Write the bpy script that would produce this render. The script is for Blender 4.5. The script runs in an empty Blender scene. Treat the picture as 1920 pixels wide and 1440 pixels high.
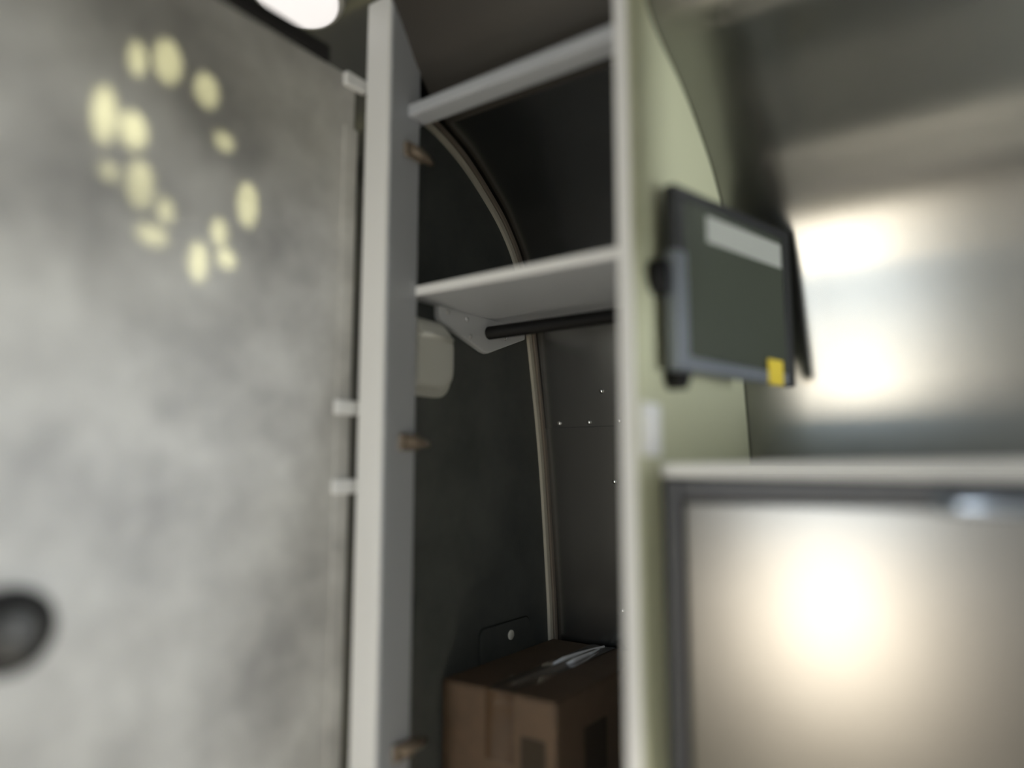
import bpy, bmesh, math, random
from mathutils import Vector, Matrix
from mathutils.geometry import tessellate_polygon

# ------------------------------------------------------------------ frame of reference
# Layout is measured in "units" of 0.75 m with the camera at the origin:
# X runs along the trailer, Y across it (towards the wardrobe's back), Z up.
S = 0.75
EYE = 1.25                      # eye height above the floor in metres
FLOOR = -EYE / S                # floor in units
def W(x, y, z): return Vector((x * S, y * S, z * S + EYE))

sc = bpy.context.scene
COL = sc.collection

# ------------------------------------------------------------------ camera
F_PX = 1335.0
YAW = math.radians(35.15)
PITCH = math.atan(160.0 / F_PX)
cam_d = bpy.data.cameras.new('camera')
cam = bpy.data.objects.new('camera', cam_d); COL.objects.link(cam)
cam.location = (0, 0, EYE)
cam.rotation_euler = (math.pi / 2 + PITCH, 0, YAW)
cam_d.sensor_width = 36.0
cam_d.lens = F_PX / 1920.0 * 36.0
cam_d.clip_start = 0.01
cam_d.dof.use_dof = True
cam_d.dof.focus_distance = 1.74 * S
cam_d.dof.aperture_fstop = (cam_d.lens / 1000.0) / (0.070 * S)
sc.camera = cam

# ------------------------------------------------------------------ world: sky above, sunlit ground below
wd = bpy.data.worlds.new('daylight'); sc.world = wd; wd.use_nodes = True
nt = wd.node_tree; nt.nodes.clear()
out = nt.nodes.new('ShaderNodeOutputWorld'); bg = nt.nodes.new('ShaderNodeBackground')
tc = nt.nodes.new('ShaderNodeTexCoord'); sx = nt.nodes.new('ShaderNodeSeparateXYZ')
rp = nt.nodes.new('ShaderNodeValToRGB'); mr = nt.nodes.new('ShaderNodeMapRange')
nt.links.new(tc.outputs['Generated'], sx.inputs[0])
mr.inputs['From Min'].default_value = -1; mr.inputs['From Max'].default_value = 1
nt.links.new(sx.outputs['Z'], mr.inputs['Value']); nt.links.new(mr.outputs[0], rp.inputs[0])
e = rp.color_ramp.elements
e[0].position = 0.0; e[0].color = (0.50, 0.42, 0.30, 1)
e[1].position = 1.0; e[1].color = (0.45, 0.60, 0.95, 1)
for p, c in ((0.47, (0.95, 0.80, 0.55, 1)), (0.50, (0.55, 0.62, 0.45, 1)), (0.56, (0.62, 0.75, 1.0, 1))):
    n = e.new(p); n.color = c
nt.links.new(rp.outputs[0], bg.inputs['Color']); bg.inputs['Strength'].default_value = 0.8
nt.links.new(bg.outputs[0], out.inputs['Surface'])

# ------------------------------------------------------------------ sun (falls through the unseen roof vent)
SUN_DIR = Vector((-0.695, 0.47, -0.45))
sd = bpy.data.lights.new('sun', 'SUN'); sd.energy = 4.2; sd.color = (1.0, 0.96, 0.52); sd.angle = math.radians(0.6)
so = bpy.data.objects.new('sun', sd); COL.objects.link(so)
so.rotation_euler = SUN_DIR.to_track_quat('-Z', 'Y').to_euler(); so.location = (2, -2, 5)

# ------------------------------------------------------------------ daylight standing in the openings
def area(name, c, size, aim, power, color, spread=180):
    d = bpy.data.lights.new(name, 'AREA'); d.shape = 'RECTANGLE'; d.size = size[0] * S; d.size_y = size[1] * S
    d.energy = power; d.color = color; d.spread = math.radians(spread)
    o = bpy.data.objects.new(name, d); COL.objects.link(o); o.location = W(*c)
    o.rotation_euler = Vector(aim).to_track_quat('-Z', 'Z').to_euler()
    return o
area('entry_ground_light', (-0.80, -1.63, -0.72), (0.58, 0.62), (0, 1, 0), 8.2, (1.0, 0.90, 0.74))
area('entry_sky_light', (-0.75, -1.63, -0.08), (0.66, 0.62), (0, 1, 0), 3.0, (0.66, 0.84, 1.0))
area('kitchen_window_light', (1.42, 1.47, -0.10), (0.95, 0.42), (-1.0, -1, 0.0), 37.0, (0.94, 0.975, 1.0))
area('aisle_window_light', (1.02, -1.52, 0.16), (1.10, 0.56), (-0.2, 1, 0.0), 1.7, (0.95, 0.98, 1.0))

FILL_LAMP_AT = (-0.12, 0.58)          # added lamp over the aisle, out of view, brightens the floor
lo = area('floor_fill_light', (FILL_LAMP_AT[0], FILL_LAMP_AT[1], 1.000), (0.16, 0.16), (0, 0, -1), 14.0, (1.0, 0.95, 0.86), 42)
lo.data.shape = 'DISK'

# ------------------------------------------------------------------ exposure / colour
vs = sc.view_settings
vs.view_transform = 'Standard'; vs.look = 'None'; vs.gamma = 1.0; vs.use_curve_mapping = False
vs.exposure = 0.22
sc.cycles.max_bounces = 10
sc.cycles.sample_clamp_indirect = 4.0
sc.cycles.use_denoising = True

# ================================================================== materials
def mat(name, color, rough=0.5, metal=0.0, color2=None, scale=8.0, detail=6.0, bump=0.0, bscale=200.0,
        emit=None, estr=0.0, spec=0.5, trans=0.0, coat=0.0, aniso=None, contrast=(0.35, 0.68)):
    m = bpy.data.materials.new(name); m.use_nodes = True
    t = m.node_tree; b = t.nodes['Principled BSDF']
    b.inputs['Base Color'].default_value = (*color, 1); b.inputs['Roughness'].default_value = rough
    b.inputs['Metallic'].default_value = metal; b.inputs['Specular IOR Level'].default_value = spec
    b.inputs['Transmission Weight'].default_value = trans; b.inputs['Coat Weight'].default_value = coat
    co = t.nodes.new('ShaderNodeTexCoord')
    if color2:
        n = t.nodes.new('ShaderNodeTexNoise'); n.inputs['Scale'].default_value = scale; n.inputs['Detail'].default_value = detail
        n.inputs['Roughness'].default_value = 0.6
        r = t.nodes.new('ShaderNodeValToRGB')
        r.color_ramp.elements[0].position = contrast[0]; r.color_ramp.elements[1].position = contrast[1]
        r.color_ramp.elements[0].color = (*color, 1); r.color_ramp.elements[1].color = (*color2, 1)
        t.links.new(co.outputs['Object'], n.inputs['Vector']); t.links.new(n.outputs['Fac'], r.inputs[0])
        t.links.new(r.outputs[0], b.inputs['Base Color'])
    if bump:
        n = t.nodes.new('ShaderNodeTexNoise'); n.inputs['Scale'].default_value = bscale; n.inputs['Detail'].default_value = 3
        bp = t.nodes.new('ShaderNodeBump'); bp.inputs['Strength'].default_value = bump; bp.inputs['Distance'].default_value = 0.002
        t.links.new(co.outputs['Object'], n.inputs['Vector']); t.links.new(n.outputs['Fac'], bp.inputs['Height'])
        t.links.new(bp.outputs[0], b.inputs['Normal'])
    if emit:
        b.inputs['Emission Color'].default_value = (*emit, 1); b.inputs['Emission Strength'].default_value = estr
    return m

M = {}
M['alu'] = mat('brushed_aluminium', (0.275, 0.275, 0.265), 0.27, 1.0, (0.315, 0.315, 0.305), 3.0)
M['alu_dull'] = mat('dull_aluminium', (0.42, 0.42, 0.41), 0.42, 1.0, (0.46, 0.46, 0.45), 3.0)
M['stone'] = mat('pale_stone_laminate', (0.32, 0.315, 0.30), 0.45, 0, (0.66, 0.65, 0.61), 6.0, 7, 0.15, 300)
M['charcoal'] = mat('charcoal_stone_laminate', (0.045, 0.051, 0.049), 0.6, 0, (0.095, 0.102, 0.095), 9.0, 9, 0.25, 500, contrast=(0.3, 0.8))
M['white'] = mat('white_laminate', (0.86, 0.86, 0.85), 0.35)
M['sage'] = mat('pale_sage_green', (0.53, 0.54, 0.37), 0.4)
M['grey_white'] = mat('pale_grey_laminate_and_shade', (0.47, 0.49, 0.52), 0.4)  # also paints the shade on the stile's inner side
M['bracket'] = mat('white_painted_board', (0.74, 0.75, 0.76), 0.4)
M['trim'] = mat('beige_trim', (0.62, 0.58, 0.48), 0.45)
M['trim_brown'] = mat('taupe_trim', (0.24, 0.20, 0.16), 0.4)
M['black'] = mat('black_plastic', (0.004, 0.004, 0.004), 0.5, spec=0.2)
M['seal'] = mat('black_rubber', (0.006, 0.006, 0.006), 0.7)
M['dark_grey'] = mat('dark_grey_paint', (0.055, 0.058, 0.068), 0.4)
M['steel'] = mat('brushed_steel', (0.215, 0.208, 0.198), 0.28, 1.0, (0.245, 0.238, 0.228), 4.0)
M['chrome'] = mat('dark_chrome', (0.30, 0.36, 0.46), 0.15, 1.0)
M['rivet'] = mat('rivet_aluminium', (0.85, 0.85, 0.85), 0.22, 1.0)
M['plastic'] = mat('ivory_plastic', (0.70, 0.70, 0.64), 0.30)
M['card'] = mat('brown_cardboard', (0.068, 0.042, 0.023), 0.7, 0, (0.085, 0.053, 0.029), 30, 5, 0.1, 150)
M['print'] = mat('dark_print', (0.036, 0.028, 0.020), 0.7, spec=0.1)
M['hinge'] = mat('bronzed_hinge_metal', (0.20, 0.16, 0.12), 0.4, 0.3)
M['screen'] = mat('dark_screen_glass', (0.046, 0.054, 0.040), 0.2)
M['bezel'] = mat('grey_bezel', (0.20, 0.22, 0.25), 0.3, 0.5)
M['frame_black'] = mat('black_frame', (0.012, 0.013, 0.014), 0.35)
M['screen_glare'] = mat('painted_screen_glare', (0.33, 0.34, 0.31), 0.45)  # window reflection on the screen, painted as a pale colour
M['yellow'] = mat('yellow_sticker', (0.62, 0.47, 0.03), 0.5)
M['lamp'] = mat('lamp_diffuser', (0.85, 0.85, 0.85), 0.4, emit=(1.0, 0.95, 0.92), estr=0.75)
M['lamp_rim'] = mat('lamp_rim_white', (0.8, 0.8, 0.78), 0.4)
M['vinyl'] = mat('grey_vinyl_floor', (0.64, 0.60, 0.53), 0.5, 0, (0.70, 0.66, 0.58), 6)
M['latch_grey'] = mat('latch_grey', (0.035, 0.036, 0.035), 0.5)
M['dark_reflection'] = mat('painted_dark_reflection', (0.045, 0.041, 0.036), 0.3)
M['liner'] = mat('pale_wall_liner', (0.42, 0.42, 0.40), 0.6)
# clear packing tape: glossy clear film
tm = bpy.data.materials.new('clear_tape'); tm.use_nodes = True
b = tm.node_tree.nodes['Principled BSDF']
b.inputs['Base Color'].default_value = (0.075, 0.048, 0.028, 1); b.inputs['Roughness'].default_value = 0.09
b.inputs['Coat Weight'].default_value = 1.0; b.inputs['Coat Roughness'].default_value = 0.06
M['tape'] = tm

# ================================================================== mesh helpers (all in layout units)
class MB:
    def __init__(s): s.v = []; s.f = []; s.sm = []
    def add(s, vs, fs, smooth=False):
        k = len(s.v); s.v += [tuple(v) for v in vs]; s.f += [tuple(i + k for i in f) for f in fs]; s.sm += [smooth] * len(fs)
    def box(s, x0, x1, y0, y1, z0, z1, bev=0.0, seg=2):
        bm = bmesh.new(); bmesh.ops.create_cube(bm, size=1)
        for v in bm.verts:
            v.co = ((x0 + x1) / 2 + v.co.x * (x1 - x0), (y0 + y1) / 2 + v.co.y * (y1 - y0), (z0 + z1) / 2 + v.co.z * (z1 - z0))
        if bev: bmesh.ops.bevel(bm, geom=bm.edges[:] , offset=bev, segments=seg, affect='EDGES', profile=0.5)
        s.frombm(bm)
    def frombm(s, bm, smooth=False, xf=None):
        bm.verts.index_update()
        vs = [(xf(v.co) if xf else v.co.copy()) for v in bm.verts]
        s.add(vs, [[v.index for v in f.verts] for f in bm.faces], smooth); bm.free()
    def prism(s, poly, axis, a0, a1, bev=0.0):
        """extrude a polygon; axis 'x': poly is (y,z), 'y': (x,z), 'z': (x,y)"""
        mk = {'x': lambda p, a: (a, p[0], p[1]), 'y': lambda p, a: (p[0], a, p[1]), 'z': lambda p, a: (p[0], p[1], a)}[axis]
        bm = bmesh.new()
        A = [bm.verts.new(mk(p, a0)) for p in poly]; B = [bm.verts.new(mk(p, a1)) for p in poly]
        n = len(poly)
        bm.faces.new(A); bm.faces.new(B[::-1])
        for i in range(n): bm.faces.new((A[i], B[i], B[(i + 1) % n], A[(i + 1) % n]))
        bmesh.ops.recalc_face_normals(bm, faces=bm.faces[:])
        if bev: bmesh.ops.bevel(bm, geom=bm.edges[:], offset=bev, segments=2, affect='EDGES', profile=0.5)
        s.frombm(bm)
    def lathe(s, prof, o, ax, n=32, smooth=True):
        """prof: list of (radius, distance along axis)"""
        ax = Vector(ax).normalized(); u = ax.orthogonal().normalized(); w = ax.cross(u); o = Vector(o)
        vs = []; fs = []
        for r, h in prof:
            for i in range(n):
                a = 2 * math.pi * i / n; vs.append(o + ax * h + (u * math.cos(a) + w * math.sin(a)) * r)
        for j in range(len(prof) - 1):
            for i in range(n):
                i2 = (i + 1) % n; fs.append((j * n + i, j * n + i2, (j + 1) * n + i2, (j + 1) * n + i))
        s.add(vs, fs, smooth)
        k = len(prof) - 1
        s.add([v for v in vs[:n]], [tuple(range(n))[::-1]]); s.add(vs[k * n:], [tuple(range(n))])
    def tube(s, pts, r, n=12):
        pts = [Vector(p) for p in pts]; vs = []; fs = []
        for j, p in enumerate(pts):
            d = (pts[min(j + 1, len(pts) - 1)] - pts[max(j - 1, 0)]).normalized()
            u = d.cross(Vector((0.3, 0.2, 1))).normalized(); w = d.cross(u)
            rr = r[j] if isinstance(r, (list, tuple)) else r
            for i in range(n):
                a = 2 * math.pi * i / n; vs.append(p + (u * math.cos(a) + w * math.sin(a)) * rr)
        for j in range(len(pts) - 1):
            for i in range(n):
                i2 = (i + 1) % n; fs.append((j * n + i, j * n + i2, (j + 1) * n + i2, (j + 1) * n + i))
        s.add(vs, fs, True); k = len(pts) - 1
        s.add(vs[:n], [tuple(range(n))[::-1]]); s.add(vs[k * n:], [tuple(range(n))])
    def grid(s, fn, nu, nv, smooth=True, skip=None):
        vs = [fn(i / nu, j / nv) for i in range(nu + 1) for j in range(nv + 1)]
        fs = [(i * (nv + 1) + j, (i + 1) * (nv + 1) + j, (i + 1) * (nv + 1) + j + 1, i * (nv + 1) + j + 1)
              for i in range(nu) for j in range(nv) if not (skip and skip(i, j))]
        s.add(vs, fs, smooth)

def build(name, mb, m, parent=None, root=None, fix=True):
    """link one mesh object; its origin sits at the parent's location"""
    me = bpy.data.meshes.new(name)
    base = root if root is not None else (origin_of(parent) if parent else Vector((0, 0, 0)))
    me.from_pydata([W(*v) - base for v in mb.v], [], mb.f)
    for p, sm in zip(me.polygons, mb.sm): p.use_smooth = sm
    if fix:
        bm = bmesh.new(); bm.from_mesh(me); bmesh.ops.remove_doubles(bm, verts=bm.verts[:], dist=1e-6)
        bmesh.ops.recalc_face_normals(bm, faces=bm.faces[:]); bm.to_mesh(me); bm.free()
    me.materials.append(m); me.update()
    o = bpy.data.objects.new(name, me); COL.objects.link(o)
    if parent: o.parent = parent
    else: o.location = base
    ORG[o] = base
    return o
ORG = {}
def origin_of(o): return ORG[o]
def thing(name, label, cat, at, group=None):
    o = bpy.data.objects.new(name, None); COL.objects.link(o); o.empty_display_size = 0.05
    o.location = W(*at); ORG[o] = W(*at); tag(o, label, cat, group); return o
def tag(o, label, cat, group=None):
    o['label'] = label; o['category'] = cat
    if group: o['group'] = group
def struct(name, mb, m, parent=None, fix=True):
    o = build(name, mb, m, parent, fix=fix)
    if not parent: o['kind'] = 'structure'
    return o
def centre(mb):
    xs = list(zip(*mb.v)); return W((min(xs[0]) + max(xs[0])) / 2, (min(xs[1]) + max(xs[1])) / 2, min(xs[2]))

def catmull(pts, n=10):
    P = [Vector((*p, 0)) for p in pts]; P = [P[0] * 2 - P[1]] + P + [P[-1] * 2 - P[-2]]; o = []
    for i in range(1, len(P) - 2):
        a, b_, c, d = P[i - 1:i + 3]
        for k in range(n):
            t = k / n
            q = 0.5 * ((2 * b_) + (c - a) * t + (2 * a - 5 * b_ + 4 * c - d) * t * t + (3 * b_ - a - 3 * c + d) * t ** 3)
            o.append((q.x, q.y))
    o.append((P[-2].x, P[-2].y)); return o

# ================================================================== the shell of the trailer
X0, X1 = -3.0, 2.4
SIDE = catmull([(1.635, FLOOR), (1.625, -0.9), (1.610, -0.43), (1.592, -0.217), (1.563, 0.054), (1.518, 0.325), (1.494, 0.430),
                (1.458, 0.522), (1.408, 0.590), (1.352, 0.644), (1.243, 0.718), (1.145, 0.760)], 10)
TOP = catmull([(1.145, 0.760), (1.090, 0.792), (1.035, 0.850), (0.985, 0.925), (0.930, 0.975), (0.82, 1.008), (0.65, 1.024), (0.45, 1.032), (0.0, 1.035)], 8)
def side_y(z):
    for (y0, z0), (y1, z1) in zip(SIDE, SIDE[1:]):
        if z0 <= z <= z1: return y0 + (y1 - y0) * (z - z0) / max(1e-6, z1 - z0)
    return SIDE[-1][0]
NX = 24
def strip(prof, sign=1, x0=X0, x1=X1, skip=None):
    mb = MB(); k = len(prof) - 1
    mb.grid(lambda u, v: (x0 + (x1 - x0) * u, sign * prof[round(v * k)][0], prof[round(v * k)][1]), NX, k, True, skip)
    # outer skin so that the wall has thickness
    mb.grid(lambda u, v: (x0 + (x1 - x0) * u, sign * (prof[round(v * k)][0] + 0.05), prof[round(v * k)][1] + 0.02), NX, k, True, skip)
    return mb
KX0, KX1, KZ0, KZ1 = 0.90, 1.94, -0.33, 0.12
def back_wall():
    mb = MB()
    for xa, xb, pr in ((X0, KX0, SIDE), (KX1, X1, SIDE), (KX0, KX1, [p for p in SIDE if p[1] <= KZ0 + 0.01]), (KX0, KX1, [p for p in SIDE if p[1] >= KZ1 - 0.01])):
        k = len(pr) - 1; n = max(2, int((xb - xa) / 0.2))
        for oy, oz in ((0, 0), (0.05, 0.01)):
            mb.grid(lambda u, v: (xa + (xb - xa) * u, pr[round(v * k)][0] + oy, pr[round(v * k)][1] + oz), n, k, True)
    return mb
wall_back = struct('wall_back', back_wall(), M['alu'], fix=False)

# ceiling with an opening for the unseen roof vent
VX0, VX1, VY = -0.60, 0.22, 0.44
mb = MB()
prof = TOP + [(-y, z) for y, z in TOP[::-1][1:]]
def ceil_patch(xa, xb, pr):
    k = len(pr) - 1; n = max(2, int((xb - xa) / 0.2))
    mb.grid(lambda u, v: (xa + (xb - xa) * u, pr[round(v * k)][0], pr[round(v * k)][1]), n, k, True)
    mb.grid(lambda u, v: (xa + (xb - xa) * u, pr[round(v * k)][0], pr[round(v * k)][1] + 0.04), n, k, True)
ceil_patch(X0, VX0, prof); ceil_patch(VX1, X1, prof)
ceil_patch(VX0, VX1, [p for p in prof if p[0] >= 0.449]); ceil_patch(VX0, VX1, [p for p in prof if p[0] <= -0.449])
struct('ceiling', mb, M['alu'], fix=False)

# opposite wall with the entry opening
EX0, EX1, ETOP = -1.10, -0.40, 0.32
mb = MB()
def front_patch(xa, xb, pr):
    k = len(pr) - 1; n = max(2, int((xb - xa) / 0.25))
    mb.grid(lambda u, v: (xa + (xb - xa) * u, -pr[round(v * k)][0], pr[round(v * k)][1]), n, k, True)
    mb.grid(lambda u, v: (xa + (xb - xa) * u, -pr[round(v * k)][0] - 0.05, pr[round(v * k)][1] + 0.01), n, k, True)
AX0, AX1, AZ0, AZ1 = 0.44, 1.60, -0.14, 0.46
front_patch(X0, EX0, SIDE); front_patch(EX1, AX0, SIDE); front_patch(AX1, X1, SIDE)
front_patch(AX0, AX1, [p for p in SIDE if p[1] <= AZ0 + 0.01]); front_patch(AX0, AX1, [p for p in SIDE if p[1] >= AZ1 - 0.01]); front_patch(EX0, EX1, [p for p in SIDE if p[1] >= ETOP])
struct('wall_front', mb, M['alu_dull'], fix=False)
mb = MB(); mb.box(X0 - 0.05, X1 + 0.05, -1.70, 1.70, FLOOR - 0.06, FLOOR); struct('floor', mb, M['vinyl'])
full = SIDE + TOP[1:] + [(-y, z) for y, z in TOP[::-1][1:]] + [(-y, z) for y, z in SIDE[::-1][1:]]
mb = MB(); mb.prism(full, 'x', X0 - 0.05, X0); struct('wall_far', mb, M['liner'])
mb = MB(); mb.prism(full, 'x', X1, X1 + 0.05); struct('wall_near', mb, M['liner'])
# frame of the kitchen window
mb = MB()
for a in ((KX0 - 0.03, KX1 + 0.03, 0.03, KZ0), (KX0 - 0.03, KX1 + 0.03, KZ1, KZ1 + 0.04), (KX0 - 0.03, KX0, KZ0, KZ1), (KX1, KX1 + 0.03, KZ0, KZ1)):
    mb.box(a[0], a[1], 1.49, 1.60, a[2], a[3])
struct('window_1', mb, M['dark_grey'])

# frame of the aisle window
mb = MB()
for a in ((AX0 - 0.03, AX1 + 0.03, AZ0 - 0.04, AZ0), (AX0 - 0.03, AX1 + 0.03, AZ1, AZ1 + 0.04), (AX0 - 0.03, AX0, AZ0, AZ1), (AX1, AX1 + 0.03, AZ0, AZ1)):
    mb.box(a[0], a[1], -1.60, -1.46, a[2], a[3])
struct('window_2', mb, M['dark_grey'])
# frame of the entry door
mb = MB()
mb.box(EX0 - 0.03, EX0, -1.64, -1.54, FLOOR, ETOP); mb.box(EX1, EX1 + 0.03, -1.64, -1.54, FLOOR, ETOP); mb.box(EX0 - 0.03, EX1 + 0.03, -1.62, -1.50, ETOP, ETOP + 0.03)
struct('door_1', mb, M['dark_grey'])

# rivets and lapped seam on the wardrobe's back wall
def rivet(x, z):
    y = side_y(z); y2 = side_y(z + 0.01); n = Vector((0, -0.01, (y2 - y))).normalized()
    n = Vector((0, -1, (y2 - y) / 0.01)).normalized()
    mb = MB(); mb.lathe([(0.0062, -0.001), (0.0060, 0.0012), (0.0046, 0.0030), (0.0022, 0.0040), (0.0004, 0.0042)], (x, y, z), n, 14)
    return struct('rivet', mb, M['rivet'], wall_back)
RIV = [(-0.946, 0.116), (-0.860, 0.116), (-0.777, 0.116), (-0.818, 0.190), (-0.803, -0.030), (-0.803, -0.34)]
for x, z in RIV: rivet(x, z)
mb = MB()
mb.grid(lambda u, v: (-0.995 + 0.49 * u, side_y(0.104 - 0.2 * v) - 0.0022 * (1 - v), 0.104 - 0.2 * v), 2, 12)
mb.box(-0.995, -0.505, side_y(0.104) - 0.0024, side_y(0.104) + 0.002, 0.1035, 0.1050)
struct('sheet_lap', mb, M['alu'], wall_back, fix=False)

# bulkhead beside the wardrobe
poly = [(1.035, FLOOR)] + [(y - 0.002, z) for y, z in SIDE] + [p for p in TOP if p[0] > 1.035] + [(1.035, 0.845)]
mb = MB(); mb.prism(poly, 'x', -1.02, -1.0); struct('wall_left', mb, M['charcoal'])
# the two curved edge strips of the bulkhead
TR = catmull([(1.600, -0.9), (1.585, -0.43), (1.569, -0.217), (1.539, 0.054), (1.491, 0.325), (1.466, 0.430), (1.432, 0.512), (1.386, 0.574), (1.330, 0.625), (1.227, 0.694), (1.133, 0.734), (1.05, 0.752)], 12)
def ribbon(curve, off, wd_, x0, x1):
    mb = MB(); ring = []
    for i, (y, z) in enumerate(curve):
        a = Vector(curve[max(0, i - 1)]); b_ = Vector(curve[min(len(curve) - 1, i + 1)]); d = (b_ - a).normalized(); n = Vector((d.y, -d.x))
        p = Vector((y, z)) + n * off; q = p + n * wd_
        ring.append([(x0, p.x, p.y), (x1, p.x, p.y), (x1, q.x, q.y), (x0, q.x, q.y)])
    vs = [v for r in ring for v in r]; fs = []
    for i in range(len(ring) - 1):
        for k in range(4):
            k2 = (k + 1) % 4; fs.append((4 * i + k, 4 * i + k2, 4 * i + 4 + k2, 4 * i + 4 + k))
    fs += [(0, 1, 2, 3), tuple(4 * (len(ring) - 1) + k for k in (3, 2, 1, 0))]
    mb.add(vs, fs); return mb
struct('trim_1', ribbon(TR, -0.006, 0.013, -1.0, -0.992), M['trim'])
struct('trim_2', ribbon(TR, 0.011, 0.011, -1.0, -0.988), M['trim_brown'])

# ================================================================== wardrobe
wr = thing('wardrobe', 'tall white framed open wardrobe with a grey stone door and dark interior', 'wardrobe', (-0.75, 1.25, FLOOR))
mb = MB(); mb.box(-1.029, -0.963, 0.945, 1.033, FLOOR, 0.952, 0.004); build('stile', mb, M['white'], wr)
mb = MB(); mb.box(-0.963, -0.9605, 0.950, 1.033, FLOOR, 0.945, 0.001); build('inner_shade', mb, M['grey_white'], wr)['label'] = 'shade on the inner side of the stile, painted pale grey'  # grey sheet paints the shade on this side of the stile
pp = [(1.0, FLOOR)] + [(y - 0.004, z - 0.002) for y, z in SIDE] + [(y, z - 0.004) for y, z in TOP if y > 1.0][1:] + [(1.0, 0.895)]
mb = MB(); mb.prism(pp, 'x', -0.498, -0.4745); build('side_panel', mb, M['white'], wr)
mb = MB(); mb.prism([(y + (0.006 if i in (0, len(pp) - 1) else -0.002), z) for i, (y, z) in enumerate(pp)], 'x', -0.4745, -0.470); build('outer_face', mb, M['sage'], wr)['label'] = 'sage green facing'  # even sage green sheet over the white side panel
mb = MB(); mb.box(-0.985, -0.498, 1.0, 1.050, 0.712, 0.738, 0.004); build('top_rail', mb, M['grey_white'], wr)
hp_ = [(y, z) for y, z in TOP if y >= 0.935]
mb = MB(); mb.prism([(y - 0.006, z - 0.004) for y, z in hp_] + [(y - 0.018, z - 0.012) for y, z in hp_[::-1]], 'x', -0.962, -0.499); build('reflection_panel', mb, M['dark_reflection'], wr)['label'] = 'added dark panel, a painted ceiling reflection above the top rail'  # added panel, paints the dark reflection in the ceiling metal
mb = MB(); mb.box(-0.999, -0.499, 1.034, 1.430, 0.347, 0.364, 0.003); sh = build('shelf', mb, M['grey_white'], wr)
mb = MB(); mb.box(-0.999, -0.499, 1.030, 1.0335, 0.346, 0.3645, 0.001); build('edge_band', mb, M['white'], sh)['label'] = 'white front edge'
mb = MB(); mb.box(-0.999, -0.499, 1.045, 1.60, -0.85, -0.80, 0.003); build('base_panel', mb, M['white'], wr)
for z in (0.638, 0.052, -0.512):
    mb = MB(); mb.box(-0.960, -0.950, 0.985, 1.036, z - 0.016, z + 0.016, 0.004)
    mb.tube([(-0.955, 1.0, z + 0.004), (-0.955, 1.045, z), (-0.960, 1.070, z - 0.003)], [0.011, 0.010, 0.007])
    build('hinge', mb, M['hinge'], wr)
# the open door
DX0, DX1 = -1.073, -1.045
dr = None
mb = MB(); mb.box(DX0, DX1, 0.02, 0.935, -1.55, 0.790, 0.006); dr = build('door', mb, M['stone'], wr)
mb = MB(); mb.box(DX0 + 0.002, DX1 + 0.003, 0.905, 0.9405, -1.54, 0.68, 0.003); build('edge_band', mb, M['stone'], dr)
mb = MB(); mb.box(DX0, DX1 + 0.004, 0.02, 0.865, 0.790, 0.826, 0.006); build('top_seal', mb, M['seal'], dr)['label'] = 'black rubber strip along the door top'
for z in (0.775, 0.117, -0.032):
    mb = MB(); mb.box(DX1 - 0.004, DX1 + 0.012, 0.900, 0.954, z - 0.014, z + 0.014, 0.004); build('hinge_leaf', mb, M['white'], dr)['label'] = 'small white hinge plate'
mb = MB(); c = (DX1, 0.387, -0.20)
mb.lathe([(0.054, -0.002), (0.054, 0.012), (0.050, 0.020), (0.040, 0.022), (0.036, 0.014)], c, (1, 0, 0), 40); lk = build('push_lock', mb, M['black'], dr); lk['label'] = 'round black push lock'
mb = MB(); mb.lathe([(0.034, 0.010), (0.034, 0.026), (0.028, 0.032), (0.010, 0.034)], c, (1, 0, 0), 32); build('button', mb, M['latch_grey'], lk)['label'] = 'dark grey push button'

# ================================================================== hanging rail under the shelf
hr = thing('clothes_rail', 'black ribbed hanging rail on a white bracket under the wardrobe shelf', 'rail', (-0.985, 1.30, 0.26))
mb = MB(); mb.prism([(1.128, 0.350), (1.455, 0.350), (1.455, 0.322), (1.300, 0.266), (1.284, 0.268), (1.134, 0.316), (1.128, 0.326)], 'x', -1.0, -0.984, 0.003)
bk = build('bracket', mb, M['bracket'], hr); bk['label'] = 'white five sided bracket plate'
for y, z in ((1.155, 0.338), (1.222, 0.334), (1.235, 0.297), (1.368, 0.312)):
    mb = MB(); mb.lathe([(0.0055, -0.001), (0.0052, 0.0015), (0.003, 0.003), (0.0008, 0.0032)], (-0.984, y, z), (1, 0, 0), 12); build('screw', mb, M['rivet'], bk)
pr = []; L = 0.484; n = 92
pr.append((0.0145, 0.0))
for i in range(n):
    h = L * (i + 0.5) / n; pr += [(0.0135, h - L / n * 0.45), (0.0155, h - L / n * 0.2), (0.0155, h + L / n * 0.2), (0.0135, h + L / n * 0.45)]
mb = MB(); mb.lathe(pr, (-0.9835, 1.302, 0.3145), (1, 0, 0), 24); build('rod', mb, M['black'], hr)['label'] = 'black ribbed rod'

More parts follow.
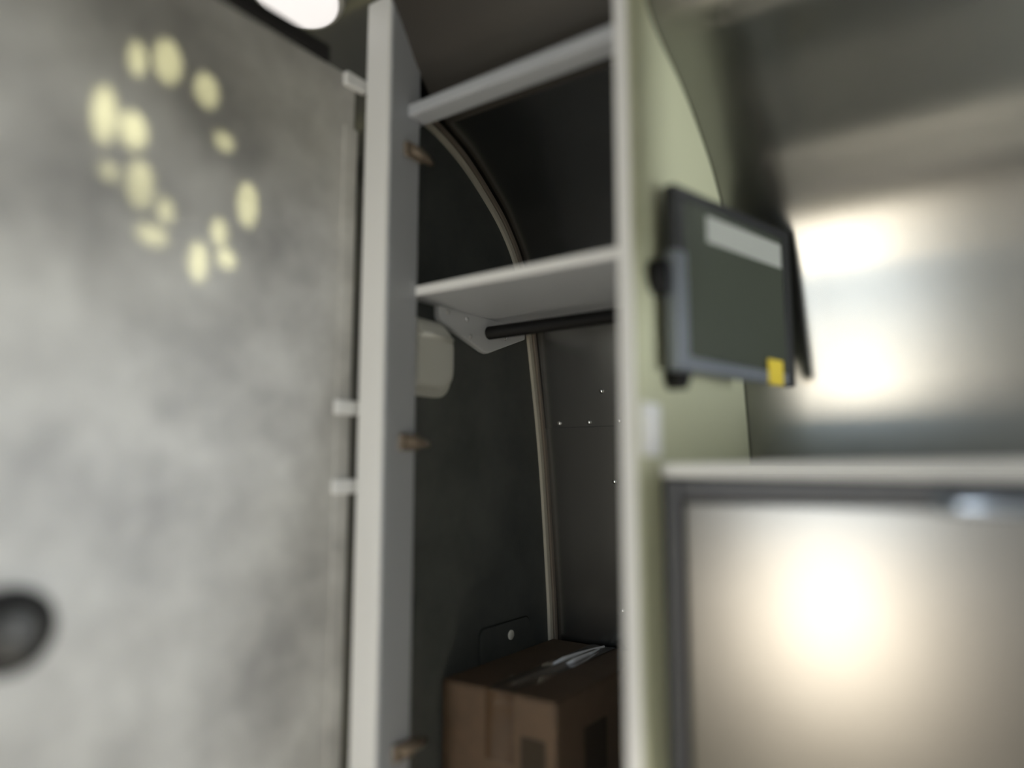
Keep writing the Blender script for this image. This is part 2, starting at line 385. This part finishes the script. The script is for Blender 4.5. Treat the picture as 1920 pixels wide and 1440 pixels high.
# ================================================================== fittings on the bulkhead
wb = thing('wall_fitting', 'pale rounded plastic cover fixed to the dark bulkhead below the shelf', 'wall fitting', (-1.0, 1.11, 0.13))
def rrect(y0, y1, z0, z1, r0, r1, n=8):
    P = []
    for cy, cz, a0, r in ((y1 - r1, z1 - r1, 0, r1), (y0 + r0, z1 - r0, 90, r0), (y0 + r0, z0 + r0, 180, r0), (y1 - r1, z0 + r1, 270, r1)):
        for k in range(n + 1):
            a = math.radians(a0 + 90 * k / n); P.append((cy + r * math.cos(a), cz + r * math.sin(a)))
    return P
def dome_plate(mb, rings, axis_x):
    vs = []; fs = []; n = len(rings[0][1])
    for x, P in rings: vs += [(x, y, z) for y, z in P]
    for j in range(len(rings) - 1):
        for i in range(n): i2 = (i + 1) % n; fs.append((j * n + i, j * n + i2, (j + 1) * n + i2, (j + 1) * n + i))
    fs.append(tuple(range((len(rings) - 1) * n, len(rings) * n))); fs.append(tuple(range(n))[::-1])
    mb.add(vs, fs, False)
mb = MB(); dome_plate(mb, [(-1.0, rrect(1.043, 1.178, 0.150, 0.312, 0.012, 0.046)), (-0.992, rrect(1.043, 1.178, 0.150, 0.312, 0.012, 0.046)), (-0.989, rrect(1.046, 1.175, 0.153, 0.309, 0.012, 0.046))], None)
build('base', mb, M['plastic'], wb)
mb = MB(); dome_plate(mb, [(-0.990, rrect(1.046, 1.170, 0.162, 0.304, 0.012, 0.044)), (-0.975, rrect(1.047, 1.166, 0.166, 0.300, 0.012, 0.042)), (-0.968, rrect(1.050, 1.158, 0.174, 0.292, 0.012, 0.038)), (-0.966, rrect(1.060, 1.148, 0.184, 0.270, 0.012, 0.020))], None)
build('cover', mb, M['plastic'], wb)
mb = MB(); mb.tube([(-0.968, 1.052, 0.272), (-0.966, 1.10, 0.276), (-0.967, 1.150, 0.272)], 0.006, 10); build('ridge', mb, M['plastic'], wb)

ah = thing('access_hatch', 'charcoal access hatch with one round latch low on the dark bulkhead', 'hatch', (-1.0, 1.39, -0.62))
mb = MB(); hp = rrect(1.292, 1.492, -0.62, -0.352, 0.018, 0.018)
mb.prism(hp, 'x', -1.0, -0.9985); build('gap_seal', mb, M['seal'], ah)['label'] = 'black gap round the hatch'  # black sheet outlines the hatch panel
mb = MB(); mb.prism(rrect(1.2945, 1.4895, -0.617, -0.3555, 0.016, 0.016), 'x', -1.0, -0.9965, 0.0006); build('hatch_panel', mb, M['charcoal'], ah)
mb = MB(); mb.lathe([(0.011, -0.001), (0.011, 0.002), (0.009, 0.0035), (0.002, 0.0038)], (-0.9965, 1.410, -0.385), (1, 0, 0), 24); build('latch', mb, M['plastic'], ah)['label'] = 'round grey latch'

# ================================================================== cardboard box
cb = thing('cardboard_box', 'brown taped cardboard box standing at the bottom of the wardrobe', 'box', (-0.86, 1.39, -0.80))
BX0, BX1, BY0, BY1, BZ0, BZ1 = -0.995, -0.722, 1.165, 1.592, -0.80, -0.43
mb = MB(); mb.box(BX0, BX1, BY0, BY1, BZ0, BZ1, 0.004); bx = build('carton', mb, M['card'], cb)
MX = -0.850
random.seed(4)
mb = MB()
for a, b_ in ((BX0 + 0.002, MX - 0.001), (MX + 0.001, BX1 - 0.002)): mb.box(a, b_, BY0 + 0.001, BY1 - 0.001, BZ1 - 0.001, BZ1 + 0.003, 0.001)
build('top_flaps', mb, M['card'], cb)
def tape_h(u, v):
    x = MX - 0.034 + 0.068 * u
    env = min(1, v * 8) * min(1, (1 - v) * 8)
    h = 0.0042 * math.exp(-((u - 0.42 - 0.10 * math.sin(2.2 * v)) / 0.07) ** 2) * env + 0.0035 * math.exp(-((u - 0.70 + 0.08 * v) / 0.06) ** 2) * env * (0.4 + 0.6 * v)
    h += 0.0008 * math.sin(9 * u + 6 * v)
    return x, h
mb = MB()
mb.grid(lambda u, v: (tape_h(u, v)[0], BY0 + (BY1 - BY0) * v, BZ1 + 0.0042 + tape_h(u, v)[1]), 48, 48)
mb.grid(lambda u, v: (MX - 0.034 + 0.068 * u, BY0 - 0.0012 - 0.0006 * math.sin(7 * u), BZ1 + 0.0042 - 0.13 * v), 16, 16)
tp = build('packing_tape', mb, M['tape'], cb, fix=False); tp['label'] = 'wrinkled clear packing tape'
M['tape_glint'] = mat('painted_tape_glint', (0.80, 0.82, 0.86), 0.25)  # highlight on the tape wrinkles, painted white
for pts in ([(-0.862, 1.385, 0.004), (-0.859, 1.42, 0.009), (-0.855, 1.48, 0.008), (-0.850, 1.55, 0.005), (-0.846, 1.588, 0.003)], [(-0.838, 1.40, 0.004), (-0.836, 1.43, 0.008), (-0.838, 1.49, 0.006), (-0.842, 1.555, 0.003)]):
    mb = MB(); mb.tube([(x, y, BZ1 + 0.003 + h * 0.5) for x, y, h in pts], [0.001 + h * 0.55 for x, y, h in pts], 12); build('glint_crease', mb, M['tape_glint'], tp)['label'] = 'tape crease with its highlight painted white'
mb = MB(); mb.box(-0.800, -0.745, BY0 - 0.0008, BY0 + 0.0005, -0.585, -0.50); build('printed_patch', mb, M['print'], bx)['label'] = 'dark print on the front of the box'
mb = MB(); mb.box(BX1 - 0.0005, BX1 + 0.0008, 1.27, 1.36, -0.60, -0.50); build('printed_patch', mb, M['print'], bx)['label'] = 'dark print on the right side of the box'

# ================================================================== ceiling light beyond the door
def ceil_z(y):
    for (y0, z0), (y1, z1) in zip(TOP[::-1], TOP[::-1][1:]):
        if y0 <= y <= y1: return z0 + (z1 - z0) * (y - y0) / (y1 - y0)
    return TOP[-1][1]
def ceiling_lamp(lc, label, on):
    z = ceil_z(lc[1]); nrm = Vector((0, (ceil_z(lc[1] + 0.01) - ceil_z(lc[1] - 0.01)) / 0.02, -1)).normalized()
    cl = thing('ceiling_light', label, 'lamp', (lc[0], lc[1], z), 'round ceiling lamps')
    mb = MB(); mb.lathe([(0.104, -0.004), (0.104, 0.010), (0.098, 0.016), (0.088, 0.016)], (lc[0], lc[1], z), nrm, 48); build('rim', mb, M['lamp_rim'], cl)
    mb = MB(); mb.lathe([(0.092, 0.008), (0.092, 0.017), (0.078, 0.022), (0.03, 0.024), (0.004, 0.0245)], (lc[0], lc[1], z), nrm, 48); build('diffuser', mb, M['lamp'], cl)
ceiling_lamp((-1.160, 0.865), 'round white lit lamp on the ceiling behind the open grey door', True)
ceiling_lamp(FILL_LAMP_AT, 'added unseen round lamp on the aisle ceiling that brightens the floor', True)

# ================================================================== unseen roof vent, slots shaped to cast the dapples on the door
vt = thing('unseen_roof_vent', 'unseen white roof vent grille, slots shaped to cast the dapples on the door', 'vent', (-0.19, 0.0, 1.035))
SP = [(.500, .617, .014, .029), (.547, .635, .024, .039), (.614, .617, .023, .032), (.459, .510, .018, .047), (.501, .503, .022, .031), (.649, .544, .020, .018),
      (.471, .428, .013, .014), (.516, .424, .021, .039), (.557, .396, .014, .021), (.699, .449, .021, .042), (.539, .352, .025, .016), (.649, .387, .015, .025),
      (.615, .329, .016, .034), (.664, .346, .018, .018)]
VZ = 1.042
holes = []
for y, zz, a, b_ in SP:
    H = []
    for k in range(16):
        t = 2 * math.pi * k / 16
        yy = y + 0.95 * a * math.cos(t) ; z2 = zz + 0.95 * b_ * math.sin(t)
        q = (VZ - z2) / 0.45
        H.append((DX1 + 0.695 * q, yy - 0.47 * q))
    holes.append(H)
outer = [(VX0, -VY - 0.01), (VX1, -VY - 0.01), (VX1, VY + 0.01), (VX0, VY + 0.01)]
loops = [[Vector((x, y, 0)) for x, y in outer]] + [[Vector((x, y, 0)) for x, y in h[::-1]] for h in holes]
flat = [v for l in loops for v in l]
mb = MB(); mb.add([(v.x, v.y, VZ) for v in flat], [tuple(t) for t in tessellate_polygon(loops)])
gr = build('dapple_grille', mb, M['white'], vt)
mb = MB()
for a in ((VX0 - 0.03, VX0, -0.48, 0.48), (VX1, VX1 + 0.03, -0.48, 0.48), (VX0, VX1, -0.48, -0.44), (VX0, VX1, 0.44, 0.48)): mb.box(*a, 1.012, 1.075)
build('frame', mb, M['white'], vt)

# ================================================================== kitchen side: tall fridge cabinet with a white top
FY = 1.086
fr = thing('fridge', 'silver fronted fridge in a dark frame beside the wardrobe', 'fridge', (-0.13, 1.3, FLOOR))
mb = MB(); mb.box(-0.4695, 0.22, FY + 0.012, 1.56, FLOOR, -0.014); build('body', mb, M['dark_grey'], fr)
mb = MB()
mb.box(-0.4695, -0.438, FY, FY + 0.03, FLOOR, -0.014, 0.004); mb.box(0.19, 0.22, FY, FY + 0.03, FLOOR, -0.014, 0.004); mb.box(-0.438, 0.19, FY, FY + 0.03, -0.046, -0.014, 0.004)
build('frame', mb, M['dark_grey'], fr)
mb = MB(); mb.box(-0.436, 0.188, FY + 0.002, FY + 0.024, FLOOR + 0.05, -0.048, 0.006); fd = build('door', mb, M['steel'], fr); fd['label'] = 'brushed silver door panel'
mb = MB(); mb.tube([(-0.088, FY + 0.004, -0.046), (-0.083, FY - 0.022, -0.044), (-0.06, FY - 0.026, -0.044), (0.05, FY - 0.026, -0.044), (0.07, FY - 0.022, -0.044), (0.075, FY + 0.004, -0.046)], 0.011, 14)
build('handle', mb, M['chrome'], fd)['label'] = 'chrome bar handle'
mb = MB(); mb.box(-0.4695, 0.22, FY - 0.006, 1.555, -0.012, 0.010, 0.003)
ct = build('counter_top', mb, M['white'], root=W(-0.12, 1.3, -0.012)); tag(ct, 'white counter top edge above the silver fridge', 'counter')
mb = MB(); mb.box(0.222, 1.95, FY, 1.56, FLOOR, -0.43, 0.004); cbn = build('unseen_base_cabinet', mb, M['sage'], root=W(0.56, 1.3, FLOOR)); tag(cbn, 'unseen low pale cabinet right of the fridge, kept below the window light', 'cabinet')  # unseen cabinet, kept low so window light reaches the door

ol = thing('shading_locker', 'added unseen locker hung from the ceiling to shade the upper door', 'locker', (1.15, 1.02, 0.15))  # added locker out of view, shades the upper part of the door
mb = MB(); mb.prism([(0.87, 0.15), (1.18, 0.15), (1.18, 0.735), (1.10, 0.775), (1.04, 0.835), (0.99, 0.905), (0.94, 0.955), (0.87, 0.980)], 'x', 0.10, 1.96, 0.004); build('shading_carcass', mb, M['white'], ol)
for k in range(2):
    mb = MB(); mb.box(0.11 + 0.925 * k, 1.028 + 0.925 * k, 0.852, 0.869, 0.16, 0.96, 0.004); d_ = build('door', mb, M['white'], ol)
    mb = MB(); mb.box(0.47 + 0.935 * k, 0.63 + 0.935 * k, 0.838, 0.854, 0.175, 0.190, 0.003); build('handle', mb, M['chrome'], d_)

wp = thing('wall_plate', 'small white plate on the wardrobe side just above the counter end', 'wall plate', (-0.468, 1.042, 0.02))
mb = MB(); mb.box(-0.4698, -0.462, 1.010, 1.074, 0.020, 0.104, 0.003); build('plate', mb, M['white'], wp)
mb = MB(); mb.box(-0.463, -0.456, 1.026, 1.058, 0.042, 0.082, 0.003); build('rocker', mb, M['white'], wp)

# ================================================================== monitor on its arm
DV = Vector((0.237, 0.972, 0)).normalized(); NV = Vector((0.972, -0.237, 0)).normalized(); P0 = Vector((-0.430, 1.090, 0))
mo = thing('monitor', 'small grey framed screen on a black arm fixed to the wardrobe side', 'monitor', (-0.40, 1.25, 0.16))
def mbox(u0, u1, n0, n1, z0, z1, bev=0.003):
    t = MB(); t.box(u0, u1, n0, n1, z0, z1, bev); r = MB()
    r.add([tuple(P0 + DV * v[0] + NV * v[1] + Vector((0, 0, v[2]))) for v in t.v], t.f); return r
def join(*ms):
    r = MB()
    for m_ in ms: r.add(m_.v, m_.f)
    return r
ZB, ZT = 0.160, 0.472
build('frame', join(mbox(0.345, 0.372, -0.022, 0.0, ZB, ZT), mbox(-0.012, 0.345, -0.022, 0.0, ZT - 0.020, ZT), mbox(-0.012, 0.022, -0.022, -0.002, 0.36, ZT - 0.020)), M['frame_black'], mo)['label'] = 'black top and right frame'
build('side_trim', join(mbox(-0.012, 0.022, -0.022, 0.0, ZB, 0.36), mbox(0.022, 0.345, -0.022, 0.0, ZB, ZB + 0.024)), M['bezel'], mo)['label'] = 'silver grey left and lower edge'
scr = build('screen', mbox(0.021, 0.346, -0.020, -0.003, ZB + 0.023, ZT - 0.013, 0.001), M['screen'], mo)
build('glare_strip', mbox(0.085, 0.340, -0.004, -0.0022, 0.392, 0.440, 0.0005), M['screen_glare'], scr)['label'] = 'window reflection painted as a pale strip across the screen top'
build('sticker', mbox(0.268, 0.322, -0.001, 0.0015, 0.158, 0.206, 0.001), M['yellow'], mo)['label'] = 'small yellow sticker'
build('housing', mbox(0.03, 0.33, -0.034, -0.021, ZB + 0.03, ZT - 0.03, 0.006), M['black'], mo)
mb = MB(); mb.lathe([(0.030, 0.0), (0.030, 0.018), (0.026, 0.022)], (-0.4698, 1.075, 0.315), (1, 0, 0), 24)
mb.lathe([(0.020, 0.0), (0.020, 0.03), (0.012, 0.034)], (-0.4695, 1.125, 0.152), (1, 0, 0), 24)
mb.tube([(-0.458, 1.075, 0.315), (-0.455, 1.16, 0.32), (-0.428, 1.24, 0.32)], 0.011, 12)
mb.tube([(-0.445, 1.125, 0.152), (-0.440, 1.15, 0.18), (-0.442, 1.16, 0.24)], 0.012, 12)
build('arm', mb, M['black'], mo)['label'] = 'black mounting arm'
